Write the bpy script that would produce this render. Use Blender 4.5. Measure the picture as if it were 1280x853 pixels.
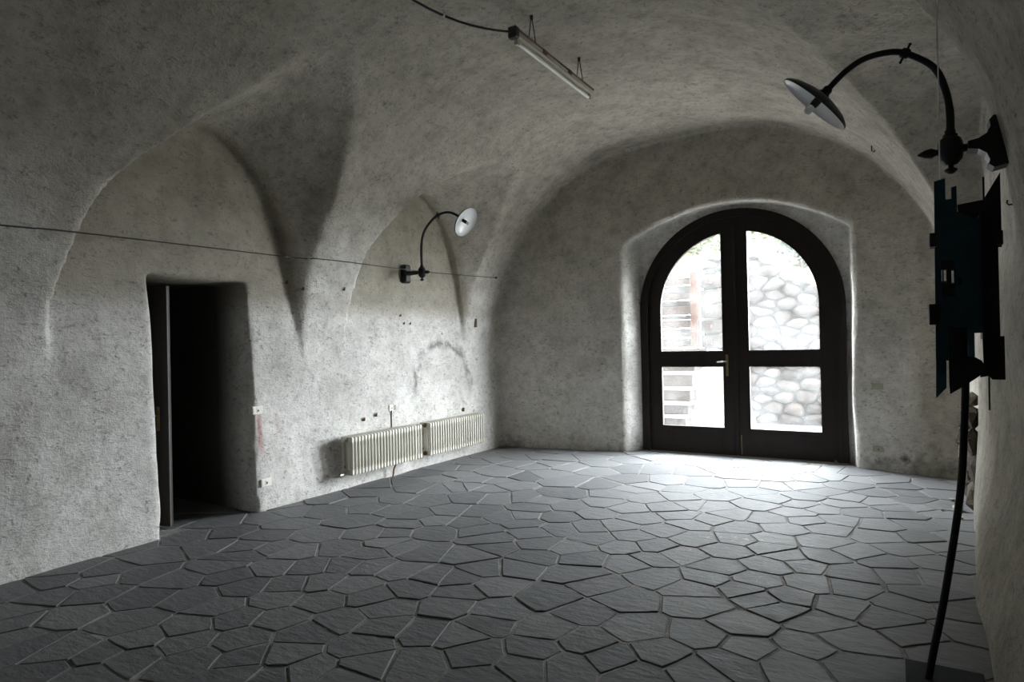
import bpy, bmesh, math, random
import numpy as np
from mathutils import Vector, Matrix
from mathutils.geometry import tessellate_polygon
random.seed(7)
rng = np.random.default_rng(7)
for o in list(bpy.data.objects):
    bpy.data.objects.remove(o, do_unlink=True)
SC = bpy.context.scene
COL = SC.collection
# ------------------------------------------------------------------ camera
IW, IH, FPX = 1280, 853, 803.86
YAW, PIT, ROL = [math.radians(a) for a in (31.091, 0.3123, -1.2157)]
CAMP = Vector((0, 0, 1.6))
_f = Vector((-math.sin(YAW), math.cos(YAW), 0)); _r = Vector((math.cos(YAW), math.sin(YAW), 0)); _u = Vector((0, 0, 1))
_f2 = _f*math.cos(PIT) + _u*math.sin(PIT); _u2 = _u*math.cos(PIT) - _f*math.sin(PIT)
_r3 = _r*math.cos(ROL) + _u2*math.sin(ROL); _u3 = _u2*math.cos(ROL) - _r*math.sin(ROL)
cam = bpy.data.cameras.new('camera'); camo = bpy.data.objects.new('camera', cam); COL.objects.link(camo)
camo.matrix_world = Matrix(((_r3.x, _u3.x, -_f2.x, CAMP.x), (_r3.y, _u3.y, -_f2.y, CAMP.y), (_r3.z, _u3.z, -_f2.z, CAMP.z), (0, 0, 0, 1)))
cam.sensor_width = 36; cam.sensor_fit = 'HORIZONTAL'; cam.lens = FPX/IW*36; cam.clip_start = 0.05; cam.clip_end = 200
SC.camera = camo
def project(p):
    d = Vector(p) - CAMP; z = d.dot(_f2)
    return IW/2 + FPX*d.dot(_r3)/z, IH/2 - FPX*d.dot(_u3)/z, z
# ------------------------------------------------------------------ overcast sky, exposure
SKY = 50.0
w = bpy.data.worlds.new('overcast_sky'); SC.world = w; w.use_nodes = True
bg = w.node_tree.nodes['Background']; bg.inputs[0].default_value = (0.90, 0.955, 1.0, 1); bg.inputs[1].default_value = SKY
pl = bpy.data.lights.new('door_light_portal', 'AREA'); pl.shape = 'RECTANGLE'; pl.size = 2.8; pl.size_y = 3.5
plo = bpy.data.objects.new('door_light_portal', pl); COL.objects.link(plo)
plo.location = (-1.93, 9.32, 1.72); plo.rotation_euler = (math.radians(-90), 0, 0)
pl.cycles.is_portal = True
SC.view_settings.view_transform = 'Standard'; SC.view_settings.look = 'None'
SC.view_settings.exposure = 0.65; SC.view_settings.gamma = 1.0; SC.view_settings.use_curve_mapping = False
SC.cycles.use_denoising = True
SC.cycles.max_bounces = 14; SC.cycles.diffuse_bounces = 8; SC.cycles.glossy_bounces = 4; SC.cycles.transparent_max_bounces = 12
SC.cycles.sample_clamp_indirect = 12
# ------------------------------------------------------------------ helpers
def link(name, me, mat=None, parent=None, label=None, cat=None, group=None, kind=None):
    o = bpy.data.objects.new(name, me); COL.objects.link(o)
    if mat is not None and me is not None:
        if len(me.materials) == 0: me.materials.append(mat)
    if parent is not None: o.parent = parent
    if label: o['label'] = label
    if cat: o['category'] = cat
    if group: o['group'] = group
    if kind: o['kind'] = kind
    return o
def mesh(verts, faces, smooth=False, name='mesh'):
    me = bpy.data.meshes.new(name); me.from_pydata([tuple(v) for v in verts], [], [tuple(f) for f in faces]); me.update()
    if smooth: me.polygons.foreach_set('use_smooth', [True]*len(me.polygons))
    return me
class MB:
    """collects simple shapes into one mesh"""
    def __init__(s): s.v = []; s.f = []; s.sm = []
    def add(s, verts, faces, smooth=False):
        n = len(s.v); s.v += [tuple(v) for v in verts]; s.f += [tuple(i+n for i in f) for f in faces]; s.sm += [smooth]*len(faces); return s
    def box(s, lo, hi, bev=0.0):
        x0, y0, z0 = lo; x1, y1, z1 = hi
        if bev <= 0:
            v = [(x0,y0,z0),(x1,y0,z0),(x1,y1,z0),(x0,y1,z0),(x0,y0,z1),(x1,y0,z1),(x1,y1,z1),(x0,y1,z1)]
            return s.add(v, [(0,3,2,1),(4,5,6,7),(0,1,5,4),(1,2,6,5),(2,3,7,6),(3,0,4,7)])
        bm = bmesh.new(); bmesh.ops.create_cube(bm, size=1)
        for q in bm.verts: q.co = Vector((x0+(x1-x0)*(q.co.x+.5), y0+(y1-y0)*(q.co.y+.5), z0+(z1-z0)*(q.co.z+.5)))
        bmesh.ops.bevel(bm, geom=list(bm.edges), offset=bev, segments=1, affect='EDGES')
        bm.verts.index_update(); s.add([q.co for q in bm.verts], [[q.index for q in f.verts] for f in bm.faces]); bm.free(); return s
    def tube(s, pts, rad, n=10, caps=True):
        pts = [Vector(p) for p in pts]; m = len(pts)
        rads = rad if isinstance(rad, (list, tuple)) else [rad]*m
        up = None; vs = []; fs = []
        for i, p in enumerate(pts):
            t = (pts[min(i+1, m-1)] - pts[max(i-1, 0)]).normalized()
            if up is None:
                a = Vector((0,0,1)) if abs(t.z) < .9 else Vector((1,0,0)); up = (a - t*a.dot(t)).normalized()
            else:
                up = (up - t*up.dot(t)).normalized()
            b = t.cross(up)
            for k in range(n):
                c = 2*math.pi*k/n; vs.append(p + (up*math.cos(c) + b*math.sin(c))*rads[i])
        for i in range(m-1):
            for k in range(n):
                fs.append((i*n+k, i*n+(k+1) % n, (i+1)*n+(k+1) % n, (i+1)*n+k))
        s.add(vs, fs, True)
        if caps:
            s.add(vs[:n], [tuple(reversed(range(n)))]); s.add(vs[-n:], [tuple(range(n))])
        return s
    def lathe(s, prof, origin, axis, n=24):
        """prof = [(r, h)]; axis = direction of h"""
        ax = Vector(axis).normalized(); a = Vector((0,0,1)) if abs(ax.z) < .9 else Vector((1,0,0))
        e1 = (a - ax*a.dot(ax)).normalized(); e2 = ax.cross(e1); o = Vector(origin); vs = []; fs = []
        for r, h in prof:
            for k in range(n):
                c = 2*math.pi*k/n; vs.append(o + ax*h + (e1*math.cos(c) + e2*math.sin(c))*max(r, 1e-5))
        for i in range(len(prof)-1):
            for k in range(n):
                fs.append((i*n+k, i*n+(k+1) % n, (i+1)*n+(k+1) % n, (i+1)*n+k))
        return s.add(vs, fs, True)
    def prism(s, loops, d0, d1, to3):
        """2-D loops (first outer, others holes) extruded between depths d0, d1; to3(u, v, d) -> point"""
        flat = [p for l in loops for p in l]
        tris = tessellate_polygon([[Vector((p[0], p[1], 0)) for p in l] for l in loops]); n = len(flat)
        vs = [to3(p[0], p[1], d0) for p in flat] + [to3(p[0], p[1], d1) for p in flat]
        fs = [tuple(t) for t in tris] + [tuple(n+i for i in reversed(t)) for t in tris]; k = 0
        for l in loops:
            m = len(l)
            for i in range(m): fs.append((k+i, k+(i+1) % m, n+k+(i+1) % m, n+k+i))
            k += m
        return s.add(vs, fs)
    def obj(s, name, mat, parent=None, recalc=True, **kw):
        me = mesh(s.v, s.f); me.polygons.foreach_set('use_smooth', s.sm)
        if recalc:
            bm = bmesh.new(); bm.from_mesh(me); bmesh.ops.recalc_face_normals(bm, faces=bm.faces); bm.to_mesh(me); bm.free()
        return link(name, me, mat, parent, **kw)
def empty(name, loc=(0,0,0), **kw):
    o = link(name, None, **kw); o.location = loc; o.empty_display_size = .1; return o
def attach(child, par):
    child.parent = par; child.matrix_parent_inverse = Matrix.Translation(par.location).inverted(); return child
def arc(cx, cz, r, a0, a1, n): return [(cx + r*math.cos(a0+(a1-a0)*i/n), cz + r*math.sin(a0+(a1-a0)*i/n)) for i in range(n+1)]
# ------------------------------------------------------------------ materials
class NT:
    def __init__(s, name):
        s.m = bpy.data.materials.new(name); s.m.use_nodes = True; s.t = s.m.node_tree; s.t.nodes.clear()
        s.out = s.t.nodes.new('ShaderNodeOutputMaterial')
    def n(s, typ, ins=None, **props):
        nd = s.t.nodes.new('ShaderNode'+typ)
        for k, v in props.items(): setattr(nd, k, v)
        for k, v in (ins or {}).items():
            i = nd.inputs[k]
            if hasattr(v, 'links') or hasattr(v, 'is_output'): s.t.links.new(v, i)
            else: i.default_value = v
        return nd
    def math(s, op, a, b=0.0, clamp=False):
        nd = s.n('Math', {0: a, 1: b}, operation=op); nd.use_clamp = clamp; return nd.outputs[0]
    def noise(s, vec, scale, detail=4, rough=.55, dist=0.0):
        return s.n('TexNoise', {'Vector': vec, 'Scale': scale, 'Detail': detail, 'Roughness': rough, 'Distortion': dist}).outputs['Fac']
    def ramp(s, fac, stops):
        nd = s.n('ValToRGB', {0: fac}); el = nd.color_ramp.elements
        while len(el) > 1: el.remove(el[-1])
        el[0].position = stops[0][0]; el[0].color = (*stops[0][1], 1)
        for p, c in stops[1:]:
            e = el.new(p); e.color = (*c, 1)
        return nd.outputs[0]
    def rng(s, v, a, b, c=0.0, d=1.0, smooth=False):
        nd = s.n('MapRange', {0: v, 1: a, 2: b, 3: c, 4: d}); nd.clamp = True
        if smooth: nd.interpolation_type = 'SMOOTHSTEP'
        return nd.outputs[0]
    def mix(s, fac, a, b, mode='MIX'):
        nd = s.t.nodes.new('ShaderNodeMix'); nd.data_type = 'RGBA'; nd.blend_type = mode
        for i, v in ((0, fac), (6, a), (7, b)):
            if hasattr(v, 'is_output'): s.t.links.new(v, nd.inputs[i])
            else: nd.inputs[i].default_value = v if not isinstance(v, tuple) or len(v) == 4 else (*v, 1)
        return nd.outputs[2]
    def bsdf(s, color, rough=.6, metal=0.0, spec=.5, bump=None, bstr=.3, bdist=.01, **kw):
        ins = {'Base Color': color if hasattr(color, 'is_output') else (*color, 1), 'Roughness': rough, 'Metallic': metal, 'Specular IOR Level': spec}
        ins.update(kw)
        if bump is not None:
            b = s.n('Bump', {'Strength': bstr, 'Distance': bdist, 'Height': bump}); ins['Normal'] = b.outputs[0]
        p = s.n('BsdfPrincipled', ins); s.t.links.new(p.outputs[0], s.out.inputs[0]); return p
    def pos(s): return s.n('NewGeometry').outputs['Position']
    def objc(s): return s.n('TexCoord').outputs['Object']
    def scl(s, v, sc): return s.n('VectorMath', {0: v, 1: sc}, operation='MULTIPLY').outputs[0]
    def xyz(s, v): return s.n('SeparateXYZ', {0: v}).outputs
def plain(name, color, rough=.6, metal=0.0, spec=.5, var=.15, scale=14, bstr=.15, grime=None):
    t = NT(name); p = t.objc(); f = t.noise(p, scale, 4)
    c0 = tuple(c*(1-var) for c in color); c1 = tuple(min(1, c*(1+var)) for c in color)
    c = t.ramp(f, [(.3, c0), (.7, c1)])
    if grime:
        g = t.rng(t.noise(p, scale*.35, 5, .65), .52, .68); c = t.mix(g, c, grime)
    t.bsdf(c, rough, metal, spec, t.noise(p, scale*6, 3), bstr, .004); return t.m
def plaster():
    t = NT('lime_plaster'); p = t.pos(); x, y, z = t.xyz(p)
    big = t.noise(p, .9, 4, .6); mid = t.noise(p, 4.5, 5, .65); fine = t.noise(p, 19, 4, .72); blot = t.noise(p, 11, 5, .7)
    strok = t.noise(t.n('Mapping', {'Vector': p, 'Scale': (16, 16, 42), 'Rotation': (.5, .4, .3)}).outputs[0], 1.0, 4, .7, 1.2)
    # whitewashed band on the lower walls, unpainted sand-coloured coat above
    edge = t.math('ADD', z, t.math('MULTIPLY', t.math('SUBTRACT', big, .5), 1.3))
    up = t.rng(edge, 1.7, 3.3, smooth=True)
    endw = t.math('MULTIPLY', t.math('MULTIPLY', t.rng(y, 8.35, 8.55), t.rng(y, 8.95, 8.89)), t.rng(edge, .8, 2.4, .3, .8))
    up = t.math('MAXIMUM', up, t.math('MAXIMUM', endw, t.rng(x, .0, .22)))
    reveal = t.math('MULTIPLY', t.rng(y, 8.89, 8.95), t.rng(z, 3.6, 3.4)); up = t.math('MULTIPLY', up, t.math('SUBTRACT', 1.0, reveal))
    white = t.ramp(mid, [(.25, (.63, .608, .578)), (.55, (.72, .70, .672)), (.8, (.78, .76, .735))])
    sand = t.ramp(mid, [(.25, (.355, .328, .283)), (.5, (.455, .424, .370)), (.8, (.53, .495, .435))])
    c = t.mix(up, white, sand)
    c = t.mix(1.0, c, t.ramp(blot, [(.3, (.80, .80, .79)), (.5, (1, 1, 1)), (.7, (1.1, 1.1, 1.1))]), 'MULTIPLY')
    c = t.mix(.9, c, t.ramp(t.noise(p, 2.6, 4, .6), [(.3, (.78, .775, .76)), (.55, (1, 1, 1)), (.75, (1.08, 1.08, 1.08))]), 'MULTIPLY')
    # bare tan render high up inside the left lunettes
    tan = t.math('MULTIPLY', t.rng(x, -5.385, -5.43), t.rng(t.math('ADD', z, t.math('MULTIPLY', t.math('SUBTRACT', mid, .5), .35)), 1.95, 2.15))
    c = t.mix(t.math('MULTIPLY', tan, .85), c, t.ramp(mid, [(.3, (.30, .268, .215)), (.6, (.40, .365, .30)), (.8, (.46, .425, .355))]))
    # shade of the passage behind the doorway, darkened into the plaster colour
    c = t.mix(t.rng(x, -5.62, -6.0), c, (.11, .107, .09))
    # dark grit and strokes left in the rough coat
    grit = t.rng(strok, .54, .64); grit2 = t.rng(t.noise(p, 5, 5, .75), .44, .62)
    c = t.mix(t.math('MULTIPLY', grit, t.math('ADD', t.math('MULTIPLY', grit2, .60), .18)), c, (.16, .155, .145))
    pit = t.rng(fine, .58, .68); c = t.mix(t.math('MULTIPLY', pit, .6), c, (.15, .145, .13))
    # damp grime with its own outline along the foot of the end wall and in the corner
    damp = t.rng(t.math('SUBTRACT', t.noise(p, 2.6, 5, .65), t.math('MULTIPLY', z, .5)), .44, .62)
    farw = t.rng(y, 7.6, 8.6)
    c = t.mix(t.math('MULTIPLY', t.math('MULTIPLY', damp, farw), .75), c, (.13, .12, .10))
    # outline of a blocked-up opening above the radiators (left wall only)
    left = t.rng(x, -5.15, -5.3)
    wob = t.math('MULTIPLY', t.math('SUBTRACT', t.noise(p, 4.2, 5, .65), .5), .62)
    ey = t.math('DIVIDE', t.math('SUBTRACT', y, 7.2), .62); ez = t.math('DIVIDE', t.math('SUBTRACT', z, .95), .66)
    rr = t.math('ADD', t.math('SQRT', t.math('ADD', t.math('POWER', t.math('ABSOLUTE', ey), 2.6), t.math('POWER', t.math('ABSOLUTE', ez), 2.6))), wob)
    ring = t.math('SUBTRACT', 1.0, t.rng(t.math('ABSOLUTE', t.math('SUBTRACT', rr, 1.0)), .02, .16), True)
    ring = t.math('MULTIPLY', t.math('MULTIPLY', ring, t.rng(z, .85, 1.1)), t.rng(t.noise(p, 7, 4, .6), .34, .55))
    c = t.mix(t.math('MULTIPLY', t.math('MULTIPLY', ring, left), .9), c, (.21, .205, .195))
    inn = t.math('MULTIPLY', t.rng(rr, 1.0, .85), t.math('MULTIPLY', t.rng(t.math('ADD', blot, t.math('MULTIPLY', ey, .12)), .5, .66), t.rng(z, .9, 1.2)))
    c = t.mix(t.math('MULTIPLY', t.math('MULTIPLY', inn, left), .45), c, (.28, .275, .265))
    # red streaks under the light switch
    def streak(yc, z0, z1, wd, k, col, c):
        m = t.math('SUBTRACT', 1.0, t.rng(t.math('ABSOLUTE', t.math('SUBTRACT', y, yc)), wd*.3, wd), True)
        m = t.math('MULTIPLY', m, t.math('MULTIPLY', t.rng(z, z0, z0+.12), t.rng(z, z1, z1-.05)))
        m = t.math('MULTIPLY', t.math('MULTIPLY', m, left), t.math('MULTIPLY', k, t.rng(fine, .3, .6, .5, 1)))
        return t.mix(m, c, col)
    c = streak(4.185, .52, .98, .045, .65, (.38, .13, .13), c)
    c = streak(4.40, .70, .97, .03, .35, (.40, .16, .15), c)
    c = streak(5.0, .16, .60, .06, .25, (.40, .20, .16), c)
    # smear marks at the right end of the end wall
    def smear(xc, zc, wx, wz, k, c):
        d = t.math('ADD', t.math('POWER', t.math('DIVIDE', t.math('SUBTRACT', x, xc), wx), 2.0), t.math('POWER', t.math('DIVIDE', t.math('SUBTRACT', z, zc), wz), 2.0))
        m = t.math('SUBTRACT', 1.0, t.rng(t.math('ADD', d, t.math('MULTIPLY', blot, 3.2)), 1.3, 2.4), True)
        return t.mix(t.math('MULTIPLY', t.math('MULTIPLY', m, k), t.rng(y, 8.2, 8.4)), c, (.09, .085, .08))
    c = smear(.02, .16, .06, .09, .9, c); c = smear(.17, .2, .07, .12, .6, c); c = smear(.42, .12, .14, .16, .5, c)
    h = t.math('ADD', t.math('MULTIPLY', mid, .5), t.math('ADD', t.math('MULTIPLY', fine, .45), t.math('MULTIPLY', strok, .35)))
    t.bsdf(c, .92, 0, .15, h, .75, .03); return t.m
def flagstone():
    t = NT('slate_flagstone'); p = t.pos(); r = t.n('ObjectInfo').outputs['Random']
    f = t.noise(t.scl(p, (1, 1.8, 1)), 7, 5, .6)
    base = t.ramp(t.math('ADD', t.math('MULTIPLY', f, .55), t.math('MULTIPLY', r, .45)), [(.2, (.105, .107, .113)), (.5, (.145, .147, .153)), (.8, (.198, .199, .203))])
    dust = t.rng(t.noise(p, 3.2, 5, .7), .52, .75); base = t.mix(t.math('MULTIPLY', dust, .35), base, (.22, .216, .21))
    # spilt plaster dust in front of the door
    x, y, z = t.xyz(p)
    dx = t.math('DIVIDE', t.math('ADD', x, 1.15), .9); dy = t.math('DIVIDE', t.math('SUBTRACT', y, 5.1), .95)
    reg = t.math('SUBTRACT', 1.0, t.rng(t.math('SQRT', t.math('ADD', t.math('MULTIPLY', dx, dx), t.math('MULTIPLY', dy, dy))), .25, 1.1), True)
    sp = t.rng(t.math('ADD', t.noise(p, 20, 5, .8), t.math('MULTIPLY', t.noise(p, 4.2, 3), .35)), .78, .88)
    base = t.mix(t.math('MULTIPLY', sp, t.math('MULTIPLY', reg, .8)), base, (.75, .75, .75))
    h = t.math('ADD', t.noise(t.scl(p, (1, 2.2, 1)), 9, 6, .6), t.math('MULTIPLY', t.noise(p, 60, 3), .15))
    t.bsdf(base, t.rng(f, .3, .7, .55, .72), 0, .4, h, .5, .02); return t.m
def mortar():
    t = NT('pale_mortar'); p = t.pos()
    c = t.ramp(t.noise(p, 5, 5, .7), [(.3, (.13, .127, .12)), (.5, (.25, .243, .23)), (.75, (.40, .39, .37))])
    t.bsdf(c, .9, 0, .2, t.noise(p, 45, 4), .6, .01); return t.m
def wood(name, dark, light, rough=.45, scale=(30, 30, 2)):
    t = NT(name); p = t.objc()
    g = t.noise(t.n('Mapping', {'Vector': p, 'Scale': scale}).outputs[0], 1.0, 5, .6, .6)
    t.bsdf(t.ramp(g, [(.3, dark), (.7, light)]), rough, 0, .3, g, .15, .004); return t.m
def glass():
    t = NT('dusty_glass'); p = t.objc()
    tr = t.n('BsdfTransparent', {0: (.97, .975, .97, 1)}); gl = t.n('BsdfGlossy', {0: (1, 1, 1, 1), 1: .02}); du = t.n('BsdfTranslucent', {0: (.85, .87, .88, 1)})
    fr = t.n('Fresnel', {0: t.rng(t.n('NewGeometry').outputs['Backfacing'], 0, 1, 1.45, 1/1.45)})
    m1 = t.n('MixShader', {0: t.rng(t.noise(p, 2.2, 5, .7), .35, .72, .006, .026), 1: tr.outputs[0], 2: du.outputs[0]})
    m2 = t.n('MixShader', {0: t.math('MULTIPLY', fr.outputs[0], .8), 1: m1.outputs[0], 2: gl.outputs[0]})
    t.t.links.new(m2.outputs[0], t.out.inputs[0]); return t.m
def rubble(name, cols, scale=5):
    t = NT(name); p = t.pos(); r = t.n('ObjectInfo').outputs['Random']
    f = t.math('ADD', t.math('MULTIPLY', r, .7), t.math('MULTIPLY', t.noise(p, scale, 5, .65), .3))
    t.bsdf(t.ramp(f, [(.15, cols[0]), (.5, cols[1]), (.85, cols[2])]), .85, 0, .2, t.noise(p, scale*5, 4), .5, .03); return t.m
def leafmat(name, a, b):
    t = NT(name); p = t.pos()
    t.bsdf(t.ramp(t.noise(p, 3, 3), [(.3, a), (.7, b)]), .6, 0, .3); return t.m
M = dict(
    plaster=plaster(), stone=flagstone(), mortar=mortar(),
    door=wood('dark_stained_wood', (.007, .0045, .0032), (.016, .010, .007), .6),
    leaf=wood('dark_door_leaf_wood', (.012, .009, .007), (.024, .018, .014), .55),
    leafglint=plain('painted_edge_highlight', (.085, .07, .06), .6),
    glass=glass(),
    brass=plain('tarnished_brass', (.24, .185, .095), .45, .9, .5, .2),
    steel=plain('grey_steel', (.42, .40, .37), .4, .9),
    iron=plain('black_painted_iron', (.016, .018, .017), .5, .1, .35, .2, 20, .25),
    enamel=plain('white_enamel', (.80, .81, .83), .22, 0, .6, .04, 6, .05),
    enamelback=plain('dark_enamel_back', (.022, .024, .022), .4, 0, .5),
    bulb=plain('opal_bulb_glass', (.82, .82, .80), .15, 0, .6, .03),
    radiator=plain('ivory_radiator_paint', (.62, .60, .53), .38, 0, .5, .06, 5, .05, (.50, .45, .33)),
    rust=plain('rusty_iron', (.20, .12, .06), .7, .3, .4, .35, 30),
    ivory=plain('ivory_plastic', (.86, .84, .76), .35, 0, .5, .05),
    dullplate=plain('painted_over_plate', (.36, .35, .28), .7, 0, .3, .08),
    darkplastic=plain('dark_switch_plastic', (.06, .06, .06), .4),
    batten=plain('aged_white_batten', (.55, .52, .45), .5, 0, .4, .12, 8),
    battenedge=plain('rusty_batten_edge', (.13, .085, .05), .7, .2, .4, .3, 18),
    tube=plain('fluorescent_tube_glass', (.88, .88, .84), .12, 0, .6, .02),
    cable=plain('grey_black_cable', (.035, .034, .032), .6),
    wire=plain('pale_nylon_wire', (.8, .8, .8), .35, 0),
    teal=plain('dark_teal_sheet', (.006, .042, .062), .55, .2, .4, .25, 9),
    blacksheet=plain('blackened_sheet', (.008, .009, .010), .6, .3, .4, .25, 9),
    baseplate=plain('blue_black_base', (.014, .018, .021), .8, .0, .2, .2, 6),
    gstone=rubble('garden_stone', ((.028, .023, .021), (.044, .037, .034), (.060, .050, .045))),
    gmortar=plain('garden_wall_earth', (.032, .027, .024), .95, 0, .1, .3, 6),
    timber=wood('weathered_timber', (.022, .0125, .009), (.037, .023, .0165), .8, (2, 30, 30)),
    palewood=wood('pale_sawn_timber', (.042, .036, .032), (.06, .053, .048), .8, (2, 30, 30)),
    orangewood=wood('orange_brown_post', (.036, .013, .006), (.055, .022, .010), .7, (30, 30, 2)),
    terrace=plain('pale_terrace', (.26, .253, .24), .9, 0, .2, .12, 2),
    soil=plain('hillside_soil', (.11, .10, .06), .95, 0, .1, .3, 2),
    facade=plain('outer_render', (.35, .33, .30), .9, 0, .2, .1, 3),
    leafa=leafmat('olive_leaves', (.035, .05, .017), (.065, .083, .03)),
    leafb=leafmat('blue_green_leaves', (.03, .048, .036), (.054, .078, .06)),
    bark=plain('bark', (.08, .06, .045), .9),
    brokenstone=rubble('exposed_brown_stone', ((.05, .04, .030), (.085, .068, .05), (.13, .108, .082)), 9),
    crumb=plain('crumbled_mortar', (.42, .38, .34), .95, 0, .1, .3, 20),
)
# ------------------------------------------------------------------ room shell: one continuous plaster skin
Hc = 0.035
X0, X1, Y0, Y1, Z0, Z1 = -7.45, 0.95, -2.9, 9.30, -0.12, 4.72
gx = np.arange(X0, X1+Hc, Hc, dtype=np.float32); gy = np.arange(Y0, Y1, Hc, dtype=np.float32); gz = np.arange(Z0, Z1+Hc, Hc, dtype=np.float32)
def smin(a, b, k):
    h = np.clip(.5 + .5*(b-a)/k, 0, 1); return b*(1-h) + a*h - k*h*(1-h)
def smax(a, b, k): return -smin(-a, -b, k)
def left_x(z): return -5.47 + .05*np.clip(1 - z/1.2, 0, 1)**2
def right_x(y, z): return np.clip(.56 + .012*(y-3.7), .52, .62) - .20*np.exp(-(np.maximum(z, 0)/.55)**2)*np.clip((8.2-y)/3.5, 0, 1)
def room_field(x, y, z):
    N, ZS, B = 2.4, 1.2, 3.25
    L = left_x(z); R = right_x(y, z); c = (L+R)/2; a = (R-L)/2
    wv = np.maximum(z-ZS, 0)/B; uv = np.abs(x-c)/a
    d = ((uv**N + wv**N)**(1/N) - 1)*2.9
    # lunettes cut into the left haunch
    deep = .07*np.clip((z-1.5)/.7, 0, 1)
    def lun(t, yc, hw, top):
        v = ((np.abs(y-yc)/hw)**2.2 + (np.maximum(z-1.3, 0)/(top-1.3))**2.2)**(1/2.2)
        return np.maximum((v-1)*1.3, -t-deep)
    tl = x - L; s = np.clip(tl/1.2, 0, 1.2)
    sh = .58*(1-(1-s)**2); hw = 1.2 + .5*np.clip(tl, 0, .4)
    for y0, tp in ((.45, 3.7), (3.5, 3.70), (6.53, 3.67)):
        d = smin(d, np.maximum(lun(tl, y0+sh, hw, tp+.28*np.maximum(tl, 0)), tl-1.9), .022)
    # one wider lunette in the right haunch
    tr = R - x; hr = 2.0 + .6*np.clip(tr, 0, .65)
    d = smin(d, np.maximum(lun(tr, 5.75-.75*np.clip(tr, 0, 3), hr, 3.75+.3*np.maximum(tr, 0)), tr-2.6), .008)
    # broken hole in the right-hand wall near the far corner
    e = np.sqrt(((x-.60)/.17)**2 + ((y-7.35)/.42)**2 + ((z-.52)/.42)**2)
    d = smin(d, (e-1)*.17, .02)
    # end wall, pulled in towards both corners
    ye = 8.86 + np.minimum(0, (x+3.48)*.13) + np.minimum(0, -(x+.49)*.2)
    d = smax(d, y - ye, .02); d = smax(d, -2.6 - y, .05)
    # door niche with a low arch, then the round-headed door hole
    nz = np.sqrt((x+1.98)**2 + (z-.93)**2) - 2.52
    sp = np.clip((y-8.86)/.28, 0, 1)
    niche = np.maximum(np.maximum(np.maximum(-3.46+.20*sp-x, x+.50+.03*sp), np.where(z > .93, nz, -1)), np.maximum(y-9.16, 8.0-y))
    d = smin(d, niche, .04)
    hz = np.where(z > 2.05, np.sqrt((x+1.925)**2 + (z-2.05)**2) - 1.33, np.abs(x+1.925) - 1.33)
    d = np.minimum(d, np.maximum(hz, 8.8-y))
    # doorway and dark passage in the left wall
    lean = .02*np.clip(1-z/2.25, 0, 1)
    dw = np.maximum(np.maximum(3.135+lean-y, y-4.08-lean), np.maximum(z-2.28, np.maximum(x+5.2, -7.2-x)))
    d = smin(d, dw, .05)
    return d
GX, GY, GZ = np.meshgrid(gx, gy, gz, indexing='ij', sparse=True)
F = room_field(GX, GY, GZ).astype(np.float32)
nrng = np.random.default_rng(3)
amp = np.zeros_like(F)
for k in range(14):
    fr = nrng.uniform(2.0, 9.0); dv = nrng.normal(size=3); dv /= np.linalg.norm(dv); ph = nrng.uniform(0, 6.28)
    amp += (np.sin(fr*(dv[0]*GX + dv[1]*GY + dv[2]*GZ) + ph)*(.010/fr**.5)).astype(np.float32)
F += amp; del amp
def surface_net(F, ax0, h):
    S = F < 0; nx, ny, nz = F.shape
    cnt = np.zeros((nx-1, ny-1, nz-1), np.uint8)
    off = [(i, j, k) for i in (0, 1) for j in (0, 1) for k in (0, 1)]
    for i, j, k in off: cnt += S[i:nx-1+i, j:ny-1+j, k:nz-1+k]
    ci = np.argwhere((cnt > 0) & (cnt < 8)); del cnt
    idx = -np.ones((nx-1, ny-1, nz-1), np.int32); idx[ci[:, 0], ci[:, 1], ci[:, 2]] = np.arange(len(ci))
    val = {o: F[ci[:, 0]+o[0], ci[:, 1]+o[1], ci[:, 2]+o[2]] for o in off}
    acc = np.zeros((len(ci), 3)); num = np.zeros(len(ci))
    for o in off:
        for a in range(3):
            if o[a] == 0:
                q = list(o); q[a] = 1; q = tuple(q); A, Bv = val[o], val[q]
                m = (A < 0) != (Bv < 0); tt = np.where(m, A/np.where(m, A-Bv, 1), 0)
                pt = np.array(o, float)[None, :].repeat(len(ci), 0); pt[:, a] += tt
                acc[m] += pt[m]; num[m] += 1
    V = (ci + acc/num[:, None])*h + np.array(ax0)
    quads = []
    for a in range(3):
        sl0 = [slice(None)]*3; sl1 = [slice(None)]*3; sl0[a] = slice(0, -1); sl1[a] = slice(1, None)
        e = np.argwhere(S[tuple(sl0)] != S[tuple(sl1)]); b, c = (a+1) % 3, (a+2) % 3
        sh = F.shape
        e = e[(e[:, b] > 0) & (e[:, c] > 0) & (e[:, b] < sh[b]-1) & (e[:, c] < sh[c]-1)]
        flip = S[e[:, 0], e[:, 1], e[:, 2]]
        def cell(db, dc):
            q = e.copy(); q[:, b] -= db; q[:, c] -= dc; return idx[q[:, 0], q[:, 1], q[:, 2]]
        Q = np.stack([cell(1, 1), cell(0, 1), cell(0, 0), cell(1, 0)], 1)
        Q[flip] = Q[flip][:, ::-1]; quads.append(Q)
    return V, np.concatenate(quads)
V, Q = surface_net(F, (X0, Y0, Z0), Hc); del F
nq = np.cross(V[Q[:, 2]]-V[Q[:, 0]], V[Q[:, 3]]-V[Q[:, 1]]); VN = np.zeros_like(V)
for k in range(4): np.add.at(VN, Q[:, k], nq)
VN /= np.maximum(np.linalg.norm(VN, axis=1), 1e-9)[:, None]
nq = nq/np.maximum(np.linalg.norm(nq, axis=1), 1e-9)[:, None]; qc = V[Q].mean(1)
cx_, cy_, cz_ = qc.T
isb = ((cy_ > 8.3) & (nq[:, 1] < -.55)) | (cy_ > 8.9)
isf = (cy_ < -2.2) & (nq[:, 1] > .55)
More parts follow.
